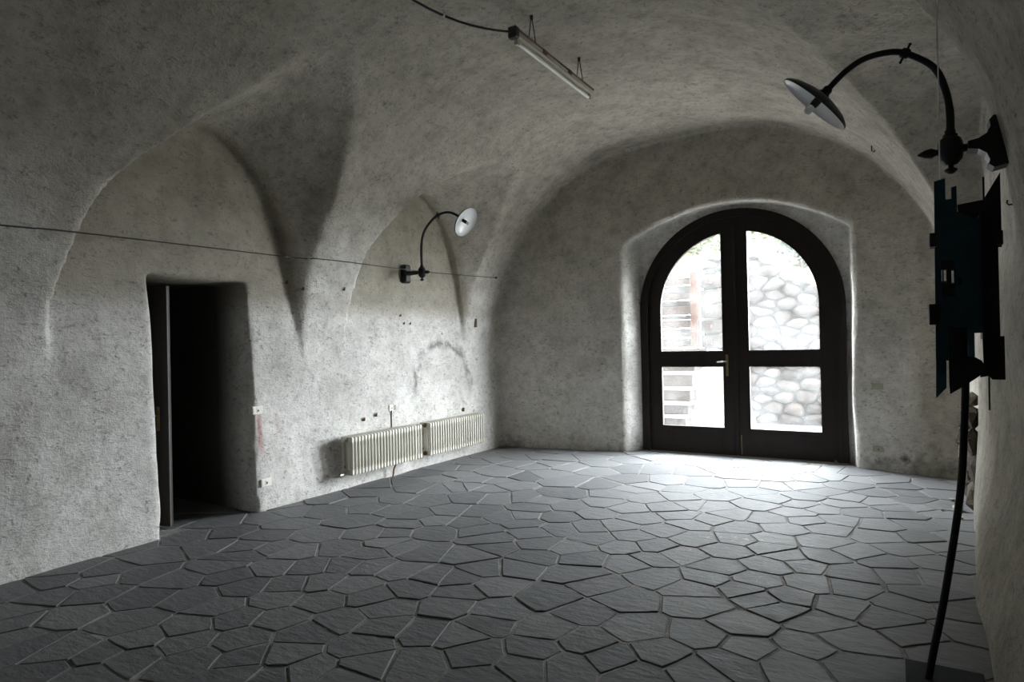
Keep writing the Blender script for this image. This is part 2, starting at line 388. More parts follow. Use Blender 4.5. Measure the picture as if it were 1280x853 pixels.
isl = (cx_ < -4.9) & ((cz_ < 1.95) | ((nq[:, 0] > .88) & (cx_ < -5.36)) | (cx_ < -5.52))
isr = (cx_ > .05) & ((cz_ < 1.95) | ((nq[:, 0] < -.88) & (cx_ > .36)))
cls = np.where(isb, 1, np.where(isf, 2, np.where(isl, 3, np.where(isr, 4, 0))))
shell = {}
for k, nm in enumerate(('ceiling', 'wall_back', 'wall_front', 'wall_left', 'wall_right')):
    q = Q[cls == k]; u, inv = np.unique(q, return_inverse=True); me = bpy.data.meshes.new(nm)
    me.from_pydata(V[u].tolist(), [], inv.reshape(-1, 4).tolist()); me.update()
    me.polygons.foreach_set('use_smooth', [True]*len(me.polygons)); me.normals_split_custom_set_from_vertices(VN[u].tolist())
    lab = {'ceiling': 'rough grey plastered barrel vault with arched lunettes', 'wall_back': 'plastered end wall around the arched glass door',
           'wall_front': 'plastered wall behind the viewer', 'wall_left': 'rough whitewashed wall with dark doorway and radiators', 'wall_right': 'near plastered wall beside the metal sculpture'}[nm]
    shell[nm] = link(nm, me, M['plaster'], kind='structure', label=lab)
# ------------------------------------------------------------------ floor: mortar bed and flagstones
SEEDS = [(-5.18, 1.97), (-5.35, 2.38), (-5.15, 2.19), (-5.04, 2.52), (-4.85, 2.37), (-5.04, 2.84), (-4.77, 1.81), (-4.84, 2.03), (-4.37, 1.93), (-4.63, 2.23), 
(-4.73, 2.56), (-3.95, 2.09), (-4.26, 2.37), (-4.36, 2.62), (-3.97, 2.49), (-3.68, 2.47), (-4.87, 3.24), (-4.35, 2.97), (-4.10, 2.87), (-3.83, 2.78), (-3.58, 
2.23), (-3.44, 2.43), (-3.90, 1.72), (-4.13, 1.62), (-3.73, 1.53), (-3.67, 1.98), (-3.40, 2.10), (-3.68, 1.79), (-3.48, 1.83), (-3.18, 1.99), (-3.16, 2.26), 
(-2.95, 2.14), (-2.83, 2.00), (-5.31, 3.32), (-5.10, 3.56), (-4.61, 3.37), (-4.43, 3.18), (-5.50, 3.72), (-4.31, 1.63), (-4.56, 1.73), (-3.50, 1.63), (-3.98, 
3.12), (-3.74, 3.27), (-3.55, 3.42), (-3.33, 3.48), (-3.09, 3.51), (-3.59, 2.95), (-3.43, 3.09), (-3.18, 3.16), (-2.81, 3.30), (-2.95, 3.07), (-2.73, 2.96), 
(-3.46, 2.74), (-3.18, 2.85), (-3.19, 2.56), (-2.85, 2.70), (-2.56, 2.76), (-2.31, 2.83), (-2.40, 3.17), (-2.47, 3.40), (-2.81, 3.52), (-2.63, 3.58), (-2.35, 
3.58), (-2.57, 3.83), (-2.11, 3.25), (-2.08, 3.07), (-2.12, 2.89), (-1.92, 2.75), (-2.90, 2.49), (-2.50, 2.54), (-2.80, 2.27), (-2.34, 2.40), (-2.13, 2.51), 
(-2.55, 2.19), (-2.34, 2.22), (-1.75, 2.54), (-2.66, 2.05), (-2.39, 3.95), (-1.95, 4.06), (-1.71, 4.42), (-1.74, 3.92), (-1.92, 3.58), (-1.65, 3.48), (-1.51, 
3.78), (-1.45, 4.24), (-1.18, 4.14), (-1.14, 4.38), (-1.12, 4.62), (-0.90, 4.29), (-0.86, 4.49), (-1.08, 3.91), (-0.80, 3.75), (-1.73, 3.19), (-1.48, 3.14), 
(-1.30, 3.43), (-0.96, 3.51), (-1.08, 3.21), (-1.67, 2.93), (-1.64, 2.76), (-1.45, 2.86), (-1.29, 3.04), (-1.12, 2.95), (-0.89, 3.13), (-0.77, 3.28), (-0.71, 
3.48), (-4.69, 7.87), (-4.49, 8.05), (-4.08, 8.06), (-3.79, 8.28), (-3.40, 7.87), (-3.15, 8.31), (-2.96, 8.57), (-2.66, 8.50), (-2.27, 8.55), (-1.89, 8.57), 
(-1.59, 8.55), (-4.41, 7.45), (-4.14, 7.41), (-4.03, 7.59), (-3.67, 7.52), (-3.31, 7.47), (-3.00, 7.76), (-2.66, 7.84), (-2.23, 7.94), (-1.99, 8.15), (-1.59, 
8.06), (-3.95, 6.76), (-3.76, 6.98), (-3.34, 6.74), (-2.92, 6.76), (-2.72, 7.09), (-2.47, 6.86), (-2.31, 7.23), (-1.94, 7.29), (-3.13, 6.12), (-3.41, 5.83), 
(-3.14, 5.80), (-2.84, 5.69), (-3.10, 5.48), (-2.55, 5.97), (-2.48, 5.58), (-2.53, 6.67), (-2.60, 6.37), (-2.24, 6.35), (-2.03, 6.91), (-1.97, 6.54), (-1.70, 
6.76), (-1.95, 6.09), (-1.77, 6.27), (-1.56, 6.28), (-2.30, 5.88), (-2.05, 5.57), (-1.74, 5.83), (-1.61, 5.62), (-1.49, 5.81), (-1.36, 6.10), (-1.21, 5.67), 
(-3.04, 5.19), (-2.74, 5.30), (-2.55, 4.96), (-2.14, 5.28), (-1.76, 5.32), (-1.44, 5.20), (-1.93, 5.05), (-1.70, 4.87), (-2.17, 4.86), (-1.88, 4.75), (-1.44, 
4.76), (-2.71, 4.75), (-2.51, 4.52), (-2.23, 4.53), (-2.04, 4.35), (-2.39, 4.22), (-1.61, 4.57), (-1.16, 5.04), (-1.14, 5.33), (-2.92, 4.98), (-2.34, 5.13), 
(-1.72, 8.72), (-1.47, 8.68), (-1.26, 8.85), (-1.00, 8.68), (-0.76, 8.66), (-0.52, 8.63), (-1.54, 8.29), (-1.27, 8.28), (-1.56, 7.89), (-1.26, 7.91), (-0.94, 
8.06), (-0.70, 8.23), (-0.42, 8.18), (-0.18, 8.23), (-0.03, 8.03), (0.30, 8.19), (-1.48, 7.45), (-1.23, 7.46), (-0.94, 7.59), (-0.71, 7.39), (-0.51, 7.80), 
(-0.21, 7.58), (-0.46, 7.22), (0.02, 7.69), (0.33, 7.80), (-1.35, 7.13), (-0.86, 7.07), (0.07, 7.39), (-1.21, 6.54), (-1.11, 6.86), (-0.51, 6.93), (-0.20, 7.17), 
(-0.84, 6.77), (-0.64, 6.66), (-0.35, 6.68), (-0.06, 6.98), (0.11, 7.07), (-0.87, 6.38), (0.32, 7.25), (0.28, 6.91), (-1.04, 6.10), (-0.74, 6.17), (-0.48, 6.30), 
(-0.55, 5.99), (-0.19, 6.28), (0.03, 6.72), (0.11, 6.44), (0.35, 6.59), (-0.87, 5.81), (-0.57, 5.59), (-0.18, 5.94), (-0.91, 5.48), (0.12, 6.03), (0.37, 6.16), 
(-0.90, 5.23), (-0.29, 5.41), (-0.74, 5.10), (-0.52, 5.19), (0.01, 5.64), (0.26, 5.83), (0.38, 5.68), (-0.83, 4.83), (-0.12, 5.28), (0.19, 5.43), (-0.61, 4.95), 
(-0.32, 4.92), (-0.02, 5.01), (0.18, 5.04), (-0.52, 4.59), (-0.62, 4.29), (-0.32, 4.62), (-0.33, 4.29), (-0.76, 4.18), (-0.63, 4.07), (-0.08, 4.23), (-0.00, 
4.47), (0.11, 4.73), (0.27, 4.54), (-0.44, 3.98), (-0.44, 3.65), (-0.27, 3.82), (0.06, 4.08), (0.27, 4.19), (0.21, 3.91), (-0.50, 3.40), (-0.22, 3.54), (-5.30, 
4.86), (-5.13, 4.26), (-4.88, 4.43), (-4.84, 3.98), (-5.17, 4.04), (-5.07, 5.23), (-5.30, 5.63), (-4.85, 4.91), (-4.58, 5.16), (-4.56, 4.76), (-4.36, 4.33), 
(-4.29, 4.80), (-3.99, 4.75), (-4.24, 5.24), (-3.95, 4.11), (-3.78, 4.20), (-3.88, 3.69), (-4.33, 3.85), (-3.63, 3.96), (-3.59, 3.70), (-3.87, 4.46), (-3.47, 
4.39), (-3.69, 4.69), (-3.15, 4.62), (-3.38, 4.77), (-3.48, 5.11), (-3.20, 5.06), (-3.90, 5.58), (-3.65, 5.67), (-3.21, 3.90), (-2.83, 4.04), (-3.44, 3.92), 
(-4.36, 3.44), (-4.69, 3.64), (-4.12, 3.46), (-2.92, 4.45), (-2.77, 4.26), (-3.77, 5.02), (-5.05, 5.87), (-4.88, 6.19), (-4.69, 5.69), (-4.49, 5.73), (-4.34, 
5.91), (-4.78, 6.51), (-4.87, 6.90), (-4.21, 6.03), (-3.95, 6.04), (-4.31, 6.34), (-4.10, 6.37), (-4.24, 6.76), (-5.11, 6.78), (-5.11, 6.36), (-4.53, 6.90), 
(-3.86, 6.20), (-5.02, 7.30), (-4.85, 7.54), (-6.06, 8.69), (-0.66, 2.27), (-2.86, -2.27), (-6.14, 2.20), (-5.59, 0.52), (-1.27, 0.74), (-3.37, 9.07), (-2.92, 
0.70), (-3.12, -1.22), (-6.89, 3.69), (-3.57, -1.86), (-2.52, 0.50), (-6.03, 7.15), (-5.69, -1.63), (-0.28, 3.02), (-5.04, -2.52), (-0.60, 0.75), (-6.01, 3.14), 
(-0.13, 2.43), (-1.98, 0.32), (-1.13, -0.08), (-0.63, -1.85), (-0.68, -0.64), (-4.24, 1.17), (-1.74, -0.47), (-4.07, -2.53), (-6.36, 4.93), (-0.80, 1.47), 
(-2.91, -0.26), (0.67, 0.29), (-5.17, -1.73), (-1.69, -1.07), (-1.46, 1.74), (-6.33, -0.18), (-4.96, 1.14), (-6.59, 3.21), (-5.52, -1.02), (0.42, 2.18), (-6.22, 
6.13), (-5.72, 2.07), (-4.12, 9.00), (-5.61, 9.16), (-7.07, 3.27), (0.48, 0.80), (-5.55, 8.17), (-7.07, 1.01), (-6.99, 2.72), (-6.61, 8.86), (-6.93, -0.38), 
(-5.02, -1.00), (0.22, -2.33), (-6.27, 1.69), (-5.14, 0.55), (-2.41, -2.19), (-7.04, -1.63), (-6.28, -1.25), (-6.95, 7.01), (-5.91, -2.32), (0.44, 2.85), (-6.68, 
-1.98), (-4.31, -1.90), (-5.80, 4.86), (-5.00, 8.26), (-5.93, 2.66), (-5.59, 1.60), (0.28, 8.84), (-1.58, -0.02), (0.50, -0.57), (-2.99, -0.72), (-0.33, -0.25), 
(-6.12, 4.02), (-2.67, -1.03), (-4.93, 8.86), (-0.06, -1.44), (-0.30, -0.99), (-6.54, 1.12), (-1.54, 1.21), (-4.39, -0.05), (-6.49, 7.32), (0.15, 0.17), (-2.21, 
9.07), (-0.13, 0.64), (-5.33, -2.18), (-2.07, 1.79), (-6.39, 3.63), (-1.20, -0.71), (-0.95, 9.28), (-3.44, 0.93), (0.36, 1.71), (-6.04, 7.65), (0.35, -1.60), 
(-6.85, 7.73), (-4.51, -1.28), (-3.68, -1.29), (-2.60, -1.75), (-6.08, 4.48), (-0.72, 0.22), (-6.64, -0.74), (-1.11, -1.30), (-2.41, -0.04), (-5.10, -0.31), 
(-6.89, 6.54), (-2.62, 9.29), (-3.98, -0.84), (-7.11, 5.01), (-5.37, 8.78), (-5.66, 1.16), (0.57, 3.59), (-1.22, -2.04), (-6.70, 1.82), (-2.78, 1.19), (-6.83, 
0.16), (-3.40, -0.39), (-5.00, 0.13), (-1.58, 9.30), (-1.96, -1.85), (-4.50, 8.59), (-0.36, 1.32), (-6.66, 6.15), (-4.66, -0.55), (-4.55, -2.60), (-3.50, -2.57), 
(-1.40, -2.55), (-4.14, 0.33), (-1.11, 2.45), (-6.67, 4.53), (-3.62, 0.36), (-7.10, 8.11), (-1.55, -1.60), (-6.36, 0.44), (-7.14, 9.09), (-6.79, 2.31), (-3.15, 
0.13), (-5.53, 7.04), (-6.54, -2.43), (-2.08, -0.82), (-2.25, 1.09), (-3.09, -1.81), (-7.17, -1.04), (-5.72, 0.02), (-3.96, -0.28), (-6.28, 5.66), (-4.07, 
-1.52), (-1.82, -2.27), (-5.85, 6.53), (-5.99, 8.11), (-6.52, 2.78), (-7.19, -2.22), (-2.42, -0.50), (-6.11, -0.79), (-0.60, -2.44), (-0.12, 9.20), (-5.69, 
-0.46), (-6.30, 9.26), (-5.69, 6.09), (0.66, -1.05), (-4.51, 0.75), (-6.51, 8.32), (-6.91, 5.78), (-6.73, -1.27), (0.04, -0.58), (-3.99, 0.78), (-7.11, 4.14), 
(-6.41, 6.83), (0.62, 5.11), (-5.25, 7.81), (-4.57, 9.29), (-6.64, 4.07), (-6.27, -1.76), (-1.06, 1.93), (-2.22, -1.43), (-5.95, 5.34), (-3.75, 8.75), (-0.21, 
1.75), (-2.51, 1.58), (0.56, -2.06), (0.68, 1.21), (-4.82, -2.06), (-7.18, 1.60), (-5.54, 2.93), (0.17, -1.01), (0.61, -2.57), (-6.11, 0.85), (0.09, 1.05), 
(0.65, 9.22), (-6.75, 5.32), (-1.87, 0.81), (-3.06, 1.53), (-5.56, 7.49), (-6.98, 8.61), (-0.16, -1.95), (-7.20, 2.14), (0.69, 8.60), (-7.13, 0.54), (-5.56, 
4.47), (0.69, 4.37), (0.24, 3.28), (-0.67, -1.38), (-5.93, 3.60), (-3.42, -0.83)]


def clip_poly(poly, a, b, c):
    """keep a*x + b*y <= c"""
    out = []
    for i in range(len(poly)):
        p, q = poly[i], poly[(i+1) % len(poly)]; dp = a*p[0]+b*p[1]-c; dq = a*q[0]+b*q[1]-c
        if dp <= 0: out.append(p)
        if (dp < 0 < dq) or (dq < 0 < dp):
            t = dp/(dp-dq); out.append((p[0]+t*(q[0]-p[0]), p[1]+t*(q[1]-p[1])))
    return out
def voronoi(seeds, bounds, reach, gap):
    x0, x1, y0, y1 = bounds; S = np.array(seeds); cells = []
    for i, (sx, sy) in enumerate(seeds):
        poly = [(x0, y0), (x1, y0), (x1, y1), (x0, y1)]
        d = np.hypot(S[:, 0]-sx, S[:, 1]-sy); near = np.argsort(d)
        for j in near[1:40]:
            if d[j] > reach or len(poly) < 3: break
            nx, ny = (S[j, 0]-sx)/d[j], (S[j, 1]-sy)/d[j]
            poly = clip_poly(poly, nx, ny, nx*(sx+S[j, 0])/2 + ny*(sy+S[j, 1])/2 - gap/2)
        cells.append(poly)
    return cells
def tidy(poly, tol):
    out = []
    for p in poly:
        if not out or math.hypot(p[0]-out[-1][0], p[1]-out[-1][1]) > tol: out.append(p)
    if len(out) > 2 and math.hypot(out[0][0]-out[-1][0], out[0][1]-out[-1][1]) < tol: out.pop()
    return out
def area(p): return .5*abs(sum(p[i][0]*p[(i+1) % len(p)][1]-p[(i+1) % len(p)][0]*p[i][1] for i in range(len(p))))
nfx, nfy = 80, 120
fv = [(-7.3+8.1*i/nfx, -2.9+12.35*j/nfy, -.0058+.0022*math.sin(i*2.7+j*1.3)*math.cos(j*3.1-i)+random.uniform(-.001, .001)) for j in range(nfy+1) for i in range(nfx+1)]
ff = [(j*(nfx+1)+i, j*(nfx+1)+i+1, (j+1)*(nfx+1)+i+1, (j+1)*(nfx+1)+i) for j in range(nfy) for i in range(nfx)]
floor = link('floor', mesh(fv, ff, True), M['mortar'], kind='structure', label='floor of irregular grey flagstones set in pale mortar')
def stone_mesh(poly, mb=None):
    c = (sum(p[0] for p in poly)/len(poly), sum(p[1] for p in poly)/len(poly)); ring = []
    for i in range(len(poly)):
        p, q = poly[i], poly[(i+1) % len(poly)]; ln = math.hypot(q[0]-p[0], q[1]-p[1])
        ring.append((p[0]+(c[0]-p[0])*.03, p[1]+(c[1]-p[1])*.03))
        if ln > .16:
            t = random.uniform(.35, .65); s = random.uniform(-.008, .003)
            nx, ny = (q[1]-p[1])/ln, -(q[0]-p[0])/ln
            ring.append((p[0]+(q[0]-p[0])*t+nx*s, p[1]+(q[1]-p[1])*t+ny*s))
    n = len(ring); rmax = max(math.hypot(p[0]-c[0], p[1]-c[1]) for p in ring); ins = .007/rmax
    tx, ty, dz = random.gauss(0, .006), random.gauss(0, .006), random.gauss(0, .0018)
    def zt(p): return max(-.003, dz + tx*(p[0]-c[0]) + ty*(p[1]-c[1]))
    top = [(p[0]+(c[0]-p[0])*ins, p[1]+(c[1]-p[1])*ins, zt(p)) for p in ring]
    low = [(p[0], p[1], zt(p)-.004) for p in ring]; bot = [(p[0], p[1], -.03) for p in ring]
    v = top+low+bot; f = [tuple(range(n))]
    for r in (0, 1):
        for i in range(n): f.append((r*n+i, (r+1)*n+i, (r+1)*n+(i+1) % n, r*n+(i+1) % n))
    if area(poly) and sum((ring[i][0]*ring[(i+1) % n][1]-ring[(i+1) % n][0]*ring[i][1]) for i in range(n)) < 0: f = [tuple(reversed(q)) for q in f]
    return v, f
stones = []
for sd, poly in zip(SEEDS, voronoi(SEEDS, (-7.2, .62, -2.6, 9.14), 1.6, .010)):
    poly = tidy(poly, .012)
    if len(poly) < 3 or area(poly) < .003: continue
    x, y = sd
    inroom = -5.6 < x < .66 and -2.7 < y < 8.95; inn = -3.45 < x < -.5 and y < 9.16; inp = x < -5.4 and 3.0 < y < 4.2
    if not (inroom or inn or inp): continue
    if x > -5.6: poly = tidy(clip_poly(poly, -1, 0, 5.52), .03) if not inp else poly
    d = (Vector((x, y, 0))-CAMP).dot(_f2); vis = 0
    if d > .3:
        pp = [project((p[0], p[1], 0)) for p in poly]
        if all(q[2] > .2 for q in pp):
            ins = sum(-10 < q[0] < 1290 and q[1] < 863 for q in pp)/len(pp); vis = area(pp)*ins
    stones.append((vis, poly))
stones.sort(key=lambda s: -s[0])
rest = MB()
for k, (vis, poly) in enumerate(stones):
    if len(poly) < 3: continue
    v, f = stone_mesh(poly)
    if k < 300 and vis > 0: link('flagstone', mesh(v, f), M['stone'], floor)
    else: rest.add(v, f)
rest.obj('flagstones', M['stone'], floor, recalc=False, kind='stuff')
# ------------------------------------------------------------------ probe of the plaster skin, used to seat fixtures on it
from mathutils.bvhtree import BVHTree
BVH = BVHTree.FromPolygons([tuple(v) for v in V.tolist()], Q.tolist())
def hit(o, d):
    r = BVH.ray_cast(Vector(o), Vector(d).normalized()); return r[0]
def lx(y, z): return hit((-3.0, y, z), (-1, 0, 0)).x
def rx(y, z): return hit((-1.2, y, z), (1, 0, 0)).x
def by(x, z): return hit((x, 6.0, z), (0, 1, 0)).y
# ------------------------------------------------------------------ arched glazed double door
DX, DZ, DY = -1.925, 2.05, 9.15
door = empty('door_1', (DX, DY, 0), kind='structure', label='dark wooden arched double door with four glass panes')
def xz(u, v, d): return (u, d, v)
def D(mb, name, mat, par=None, **kw):
    o = mb.obj(name, mat, **kw); o.parent = par or door
    o.matrix_parent_inverse = Matrix.Translation(door.location).inverted() if par is None else Matrix.Identity(4)
    return o
RO, RI = 1.345, 1.245
outer = [(DX-RO, .01)] + [(DX-RO, DZ)] + arc(DX, DZ, RO, math.pi, 0, 40)[1:] + [(DX+RO, .01)]
inner = [(DX+RI, .01)] + arc(DX, DZ, RI, 0, math.pi, 40) + [(DX-RI, .01)]
D(MB().prism([outer+inner], 9.10, 9.24, xz), 'door_frame', M['door'])
bead_o = [(DX-RI-.02, .01)] + arc(DX, DZ, RI+.02, math.pi, 0, 40) + [(DX+RI+.02, .01)]; bead_i = [(DX+RI-.012, .01)] + arc(DX, DZ, RI-.012, 0, math.pi, 40) + [(DX-RI+.012, .01)]
D(MB().prism([bead_o+bead_i], 9.085, 9.10, xz), 'frame_bead', M['door'])
RL, RP = 1.238, 1.045
def side(pts, s): return [(DX+s*(p[0]), p[1]) for p in pts]
for s in (-1, 1):
    a1 = math.acos(.172/RP); a2 = math.acos(.004/RL)
    out = [(.004, .013), (RL, .013)] + arc(0, DZ, RL, 0, a2, 24)
    hole_low = [(.172, .385), (1.045, .385), (1.045, 1.232), (.172, 1.232)]
    hole_up = [(.172, 1.448), (1.045, 1.448)] + arc(0, DZ, RP, 0, a1, 20)
    lf = D(MB().prism([side(out, s), side(hole_low, s), side(hole_up, s)], 9.125, 9.185, xz), 'door_leaf', M['door'])
    # raised fields and beads so that the joinery reads
    MB().prism([side([(.21, .09), (1.01, .09), (1.01, .33), (.21, .33)], s)], 9.117, 9.126, xz).obj('bottom_panel', M['door'], lf)
    for hl in (hole_low, hole_up):
        cxm = sum(p[0] for p in hl)/len(hl); czm = sum(p[1] for p in hl)/len(hl)
        grow = lambda k: [(cxm+(p[0]-cxm)*k, czm+(p[1]-czm)*k) for p in hl]
        MB().prism([side(grow(1.035), s), side(grow(.995), s)], 9.115, 9.128, xz).obj('glazing_bead', M['door'], lf)
        MB().prism([side(grow(1.01), s)], 9.152, 9.158, xz).obj('glass_pane', M['glass'], lf)
    for zz in (.28, 1.36, 1.86):
        MB().tube([(DX+s*1.243, 9.105, zz-.06), (DX+s*1.243, 9.105, zz+.06)], .011, 8).obj('hinge', M['brass'], lf)
    if s < 0:
        pt = MB().box((-2.065, 9.112, 1.10), (-2.03, 9.126, 1.40), .004).obj('handle_plate', M['brass'], lf)
        MB().tube([(-2.048, 9.12, 1.30), (-2.048, 9.075, 1.30), (-2.06, 9.068, 1.302), (-2.11, 9.066, 1.302), (-2.17, 9.068, 1.295)], .010, 8).obj('door_handle', M['steel'], lf)
    else:
        MB().tube([(DX+.05, 9.117, .03), (DX+.05, 9.117, .30)], .007, 8).obj('floor_bolt', M['brass'], lf)
        MB().tube([(DX+1.20, 9.09, .0), (DX+1.20, 9.09, .04)], .016, 10).obj('floor_stop', M['brass'], lf)
D(MB().box((DX-1.36, 9.08, -.06), (DX+1.36, 9.30, .012), .004), 'door_sill', M['terrace'])
D(MB().box((DX-.028, 9.11, .03), (DX+.028, 9.126, DZ+RL-.02), .004), 'meeting_bead', M['door'])
# ------------------------------------------------------------------ open door leaf in the left-hand doorway
hx, hy, ex, ey = -6.42, 3.215, -5.70, 3.40
ln = math.hypot(ex-hx, ey-hy); ang = math.atan2(ey-hy, ex-hx)
ld = empty('door_2', (hx, hy, 0), kind='structure', label='dark wooden door leaf standing open in the left doorway')
ld.rotation_euler.z = ang
lfo = MB().box((0, -.018, .015), (ln, .018, 2.2), .003).obj('door_leaf', M['leaf'], ld)
MB().box((ln-.003, -.0195, .015), (ln+.004, -.008, 2.2)).obj('edge_highlight', M['leafglint'], lfo)  # thin paler strip paints the highlight along the leaf's lit edge
MB().box((ln-.13, -.028, .88), (ln-.095, -.02, 1.10), .003).obj('handle_plate', M['brass'], lfo)
MB().tube([(ln-.112, -.02, 1.02), (ln-.112, -.06, 1.02), (ln-.20, -.062, 1.02)], .008, 8).obj('door_handle', M['brass'], lfo)
for zz in (.3, 1.9): MB().tube([(0, .0, zz-.05), (0, .0, zz+.05)], .024, 8).obj('hinge', M['brass'], lfo)
# ------------------------------------------------------------------ radiators
def section_mesh(pitch):
    mb = MB(); z0, z1 = .178, .612
    for k, xx in enumerate((-.16, -.085, -.012)):
        mb.tube([(xx, 0, z0+.03), (xx, 0, z1-.03)], .0125, 8, False)
    for zc in (z0+.036, z1-.036):                                    # rounded header running front to back
        pr = [(-.175, -.022), (-.165, -.032), (-.01, -.032), (.0, -.022), (.0, .022), (-.01, .032), (-.165, .032), (-.175, .022)]
        mb.prism([[(p[0], zc+p[1]) for p in pr]], -.014, .014, lambda u, v, d: (u, d, v))
        mb.lathe([(.026, -pitch/2), (.026, pitch/2)], (-.085, 0, zc), (0, 1, 0), 10)
    me = mesh(mb.v, mb.f); me.polygons.foreach_set('use_smooth', mb.sm); me.materials.append(M['radiator']); return me
def radiator(y0, y1, n, label, valve):
    xf = -5.215; rd = empty('radiator', (xf, y0, 0), label=label, cat='radiator', group='low column radiators on the left wall')
    p = (y1-y0)/n; me = section_mesh(p)
    for k in range(n):
        o = link('radiator_section', me, None, rd); o.location = (0, p*(k+.5), 0)
    for zc in (.214, .576):
        for yy, dr in ((0, -1), (n*p, 1)):
            MB().lathe([(0, .022), (.020, .022), (.020, .010), (.030, .008), (.030, -.004)], (-.085, yy, zc), (0, dr, 0), 8).obj('end_plug', M['rust'] if (dr < 0) != valve else M['radiator'], rd)
    for yy in (.12, n*p-.12):
        MB().box((-.235, yy-.012, .19), (-.10, yy+.012, .214)).box((-.235, yy-.012, .19), (-.215, yy+.012, .26)).obj('wall_bracket', M['rust'], rd)
    if valve:
        MB().tube([(-.085, -.02, .20), (-.085, -.10, .195), (-.09, -.14, .195), (-.235, -.15, .195)], .013, 8).tube([(-.085, -.055, .197), (-.085, -.105, .197)], .022, 8).obj('supply_valve', M['steel'], rd)
        MB().tube([(-.12, p*17, .18), (-.15, p*16.6, .10), (-.15, p*16.2, .0)], .010, 8).obj('drain_pipe', M['rust'], rd)
    else:
        MB().tube([(-.085, n*p+.02, .21), (-.085, n*p+.07, .21), (-.235, n*p+.08, .21)], .013, 8).obj('supply_valve', M['cable'], rd)
    return rd
radiator(5.165, 6.40, 24, 'ivory column radiator nearer the dark doorway, with valve on its left', True)
radiator(6.55, 7.825, 24, 'ivory column radiator nearer the far corner of the room', False)
# ------------------------------------------------------------------ switches, sockets, junction box
def wall_plate(name, base, nrm, wd, ht, label, cat, mat, rocker, group=None):
    n = Vector(nrm); e = Vector((0, 0, 1)).cross(n); p = Vector(base)
    pe = empty(name, p, label=label, cat=cat, group=group)
    def bx(u0, u1, v0, v1, d0, d1, nm, m, par=pe):
        vs = [e*u + Vector((0, 0, 1))*v + n*d for d in (d0, d1) for u, v in ((u0, v0), (u1, v0), (u1, v1), (u0, v1))]
        return MB().add(vs, [(0,1,2,3),(4,5,6,7),(0,1,5,4),(1,2,6,5),(2,3,7,6),(3,0,4,7)]).obj(nm, m, par)
    pb = bx(-wd/2, wd/2, -ht/2, ht/2, -.05, .012, 'plate', mat)
    bx(-wd/2+.008, wd/2-.008, -ht/2+.008, ht/2-.008, .012, .015, 'cover', mat)
    if rocker:
        bx(-.014, .014, -.024, .024, .015, .019, 'rocker', mat); bx(-.006, .006, -.014, .006, .019, .022, 'dark_insert', M['darkplastic'])
    return pe
wall_plate('light_switch', (lx(4.165, 1.0), 4.165, 1.0), (1, 0, 0), .12, .075, 'ivory light switch at waist height beside the dark doorway', 'switch', M['ivory'], True)
wall_plate('wall_socket', (lx(4.21, .28), 4.21, .28), (1, 0, 0), .12, .075, 'ivory wall socket low beside the dark doorway', 'socket', M['ivory'], True)
wall_plate('blank_plate', (-.24, by(-.24, 1.01), 1.01), (0, -1, 0), .12, .07, 'dull blank cover plate on the end wall right of the glass door', 'cover plate', M['dullplate'], False)
wall_plate('wall_socket', (-.246, by(-.246, .26), .26), (0, -1, 0), .12, .07, 'dull yellowed wall socket low on the end wall right of the door', 'socket', M['dullplate'], True)
jb = wall_plate('junction_box', (lx(6.1, .84), 6.1, .84), (1, 0, 0), .07, .075, 'small ivory junction box with cable above the first radiator', 'junction box', M['ivory'], True)
MB().tube([(.012, 0, -.03), (.008, .0, -.12), (.01, -.0, -.35)], .006, 6).obj('cable', M['cable'], jb)
MB().box((-.03, .035, -.03), (.014, .085, .03)).obj('side_cover', M['dullplate'], jb)
